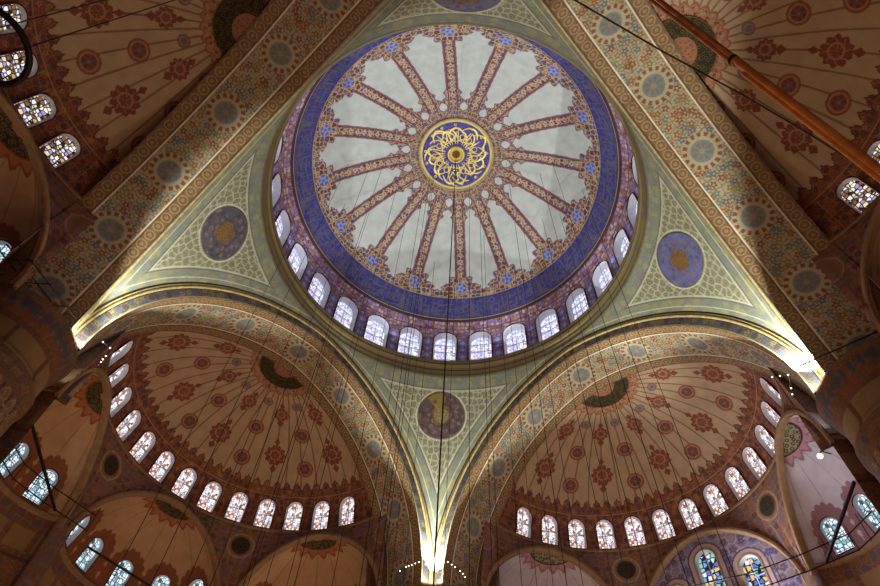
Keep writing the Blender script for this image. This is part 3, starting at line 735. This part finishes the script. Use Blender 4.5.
# ================================================================== TIE RODS AND RAILINGS
def rod(name,a,b,r,lb,cat='rod',mat=None):
    o=tube(name,[a,b],r,mat or M_iron,n=8); tag(o,label=lb,category=cat); return o
rod('tie_rod',(-18.35,3.3,21.5),(-19.1,10.13,21.5),.075,'thick dark tie rod crossing the exedra windows at the left edge')
rod('tie_rod',(-17.72,12.25,21.0),(-15.15,15.33,21.0),.06,'dark tie rod low at left across the middle exedra')
rod('tie_rod',(16.77,2.6,19.5),(17.55,7.75,19.5),.075,'thick dark tie rod crossing the pale exedra at right')
def railing(name,pts,lb,hgt=.9):
    e=empty(name,(0,0,0),label=lb,category='railing')
    P=[Vector(p) for p in pts]; fine=[]
    for i in range(len(P)-1):
        for t in np.linspace(0,1,6,endpoint=False): fine.append(P[i].lerp(P[i+1],t))
    fine.append(P[-1])
    tube('bottom_rail',fine,.03,M_iron,e,6); tube('top_rail',[p+Vector((0,0,hgt)) for p in fine],.03,M_iron,e,6)
    for p in fine[::3]: tube('post',[p-Vector((0,0,.1)),p+Vector((0,0,hgt+.5))],.022,M_iron,e,5)
railing('iron_railing',[(13.95,13.6,21.0),(16.4,12.3,21.0),(18.46,10.54,21.0),(20.2,8.7,21.0),(20.6,7.0,21.0)],'black iron railing curving in front of the pale exedra at lower right')
railing('iron_railing',[(-20.4,5.6,21.2),(-20.2,7.6,21.2),(-19.2,9.2,21.2),(-17.6,11.2,21.2)],'black iron railing in front of the exedra windows at lower left')
def lamp_string(pts,lb,r=.033):
    e=empty('lamp_string',(0,0,0),label=lb,category='lights')
    P=[Vector(p) for p in pts]
    tube('wire',[P[0]]+P,.015,M_iron,e,5)
    for p in P:
        me=bpy.data.meshes.new('bulb'); import bmesh; bm=bmesh.new(); bmesh.ops.create_uvsphere(bm,u_segments=10,v_segments=8,radius=r); bm.to_mesh(me); bm.free(); me.materials.append(M_bulb)
        b=link('bulb',me,e); b.location=p
lamp_string([(-.78,14.68,23.0),(-.98,14.83,23),(-1.17,14.99,23.0),(-1.35,15.1,23),(-1.5,15.21,23.0),(-1.83,15.61,23.0)],'string of small bulbs left of the bottom floodlit tip')
lamp_string([(.83,14.52,23.0),(1.05,14.72,23),(1.25,14.93,23.0),(1.55,15.26,23.0),(1.72,15.5,23),(1.86,15.79,23.0)],'string of small bulbs right of the bottom floodlit tip')
lamp_string([(-15.05,.47,23.0),(-14.81,.78,23.0),(-15.11,1.25,23.0),(-15.3,1.45,23),(-15.42,1.61,23.0)],'string of small bulbs by the floodlit corner at left')
lamp_string([(14.13,.21,23.0),(14.44,.13,23.0),(14.76,.05,23.0),(15.13,.76,23.0),(15.3,1.1,23)],'string of small bulbs by the floodlit corner at right')
def grate(a,lb):
    e=empty('iron_grille',(0,0,0),label=lb,category='grille')
    (x0,y0),(x1,y1)=a
    sg=1 if x0>0 else -1
    for k in range(3):
        tube('bar',[(x0+sg*.5*k,y0,23),(x1+sg*.5*k,y1,23)],.03,M_iron,e,6)
    for t in (.2,.5,.8):
        x=x0+(x1-x0)*t;y=y0+(y1-y0)*t; tube('bar',[(x-.1*sg,y,23),(x+sg*1.3,y,23)],.03,M_iron,e,6)
grate(((-17.3,-4.2),(-15.9,-.6)),'dark iron bars crossing the arch above the left floodlit corner')
rod('tie_rod',(15.09,-.47,23.0),(19.6,-4.1,23.0),.035,'thin dark rod running right from the floodlit corner at right')
import bmesh
e=empty('wall_lamp',(18.68,5.71,24.0),label='small white glowing lamp high on the right above the pale exedra',category='lamp')
me=bpy.data.meshes.new('bulb'); bm=bmesh.new(); bmesh.ops.create_uvsphere(bm,u_segments=16,v_segments=10,radius=.13); bm.to_mesh(me); bm.free(); me.materials.append(M_bulb); link('bulb',me,e)
tube('bracket',[(0,0,.1),(.3,.1,.45),(.9,.3,.5)],.03,M_iron,e,6)

# ================================================================== LIGHTS
def spot(name,loc,aim,w,colr,ang,blend=.3,rad=.15):
    l=bpy.data.lights.new(name,'SPOT'); l.energy=w; l.color=colr; l.spot_size=R(ang); l.spot_blend=blend; l.shadow_soft_size=rad
    o=bpy.data.objects.new(name,l); col.objects.link(o); o.location=loc
    o.rotation_euler=(Vector(aim)-Vector(loc)).to_track_quat('-Z','Y').to_euler(); return o
G=(.93,1.0,.88)
LR=15.75
spot('flood_bottom',(0,16.0,23.3),(3.4,12.4,39.5),7500,G,96,.3,.1)
spot('flood_left',(-LR,0,22.85),(-LR+8.2,0.6,40),7000,G,68,.35)
spot('flood_right',(16.0,0,23.3),(12.4,-3.8,39.5),9000,G,100,.2,.1)
for nm,(x,y),k in (('tip_lamp_bottom',(0,1),1),('tip_lamp_left',(-1,0),1.3),('tip_lamp_right',(1,0),1)):
    spot(nm,(x*15.35,y*15.35,22.5),(x*15.5,y*15.5,30),230*k,(.95,1.0,.86),164,.05,.12)
def area(name,loc,aim,size,w,colr,sy=None):
    l=bpy.data.lights.new(name,'AREA'); l.shape='RECTANGLE'; l.size=size; l.size_y=sy or size; l.energy=w; l.color=colr
    o=bpy.data.objects.new(name,l); col.objects.link(o); o.location=loc
    o.rotation_euler=(Vector(aim)-Vector(loc)).to_track_quat('-Z','Y').to_euler(); return o
area('chandelier_glow',(-1,7,1.0),(-1,7,30),20,2900,(1.0,.64,.40))

def sidept(n,q,az,z): return (n*math.sin(az)+q*math.cos(az),n*math.cos(az)-q*math.sin(az),z)
area('exedra_daylight',sidept(21.5,1.0,pi/4,22.5),sidept(17.5,9,pi/4,24.5),2.5,420,(.84,.88,1.0))
area('qibla_daylight',sidept(21.0,0,pi/4,22.0),sidept(15,0,pi/4,33),3,120,(.80,.88,1.0))
for k in range(8):
    a=2*pi*(k+.5)/8
    area('dome_daylight',(11.0*math.sin(a),11.0*math.cos(a),39.2),(8.5*math.sin(a),8.5*math.cos(a),48),2.6,40,(.80,.88,1.0),3.2)

pl=bpy.data.lights.new('pole_fill_light','POINT'); pl.energy=800; pl.color=(1,.66,.38); pl.shadow_soft_size=.25  # added warm fill that brightens the copper pole, no real fitting
o=bpy.data.objects.new('pole_fill_light',pl); col.objects.link(o); o.location=(2.5,-14.5,3)
w=bpy.data.worlds.new('world'); sc.world=w; w.use_nodes=True
bg=w.node_tree.nodes['Background']; bg.inputs[0].default_value=(.09,.052,.03,1); bg.inputs[1].default_value=.3

# ================================================================== CAMERA
def cam():
    yaw,pitch,roll=-.0123-.008,1.0115,.0753
    d=Vector((math.sin(yaw)*math.cos(pitch),math.cos(yaw)*math.cos(pitch),math.sin(pitch)))
    u=Vector((-math.sin(yaw)*math.sin(pitch),-math.cos(yaw)*math.sin(pitch),math.cos(pitch)))
    r=d.cross(u); r2=math.cos(roll)*r+math.sin(roll)*u; u2=-math.sin(roll)*r+math.cos(roll)*u
    c=bpy.data.cameras.new('camera'); o=bpy.data.objects.new('camera',c); col.objects.link(o)
    m=Matrix(((r2.x,u2.x,-d.x,-.108),(r2.y,u2.y,-d.y,-16.47),(r2.z,u2.z,-d.z,1.6),(0,0,0,1)))
    o.matrix_world=m; c.sensor_width=36; c.lens=621.4*36/880; c.clip_end=300; sc.camera=o
cam()
sc.view_settings.view_transform='Standard'; sc.view_settings.look='None'; sc.view_settings.gamma=1; sc.view_settings.exposure=0
try: sc.view_settings.use_curve_mapping=False
except Exception: pass
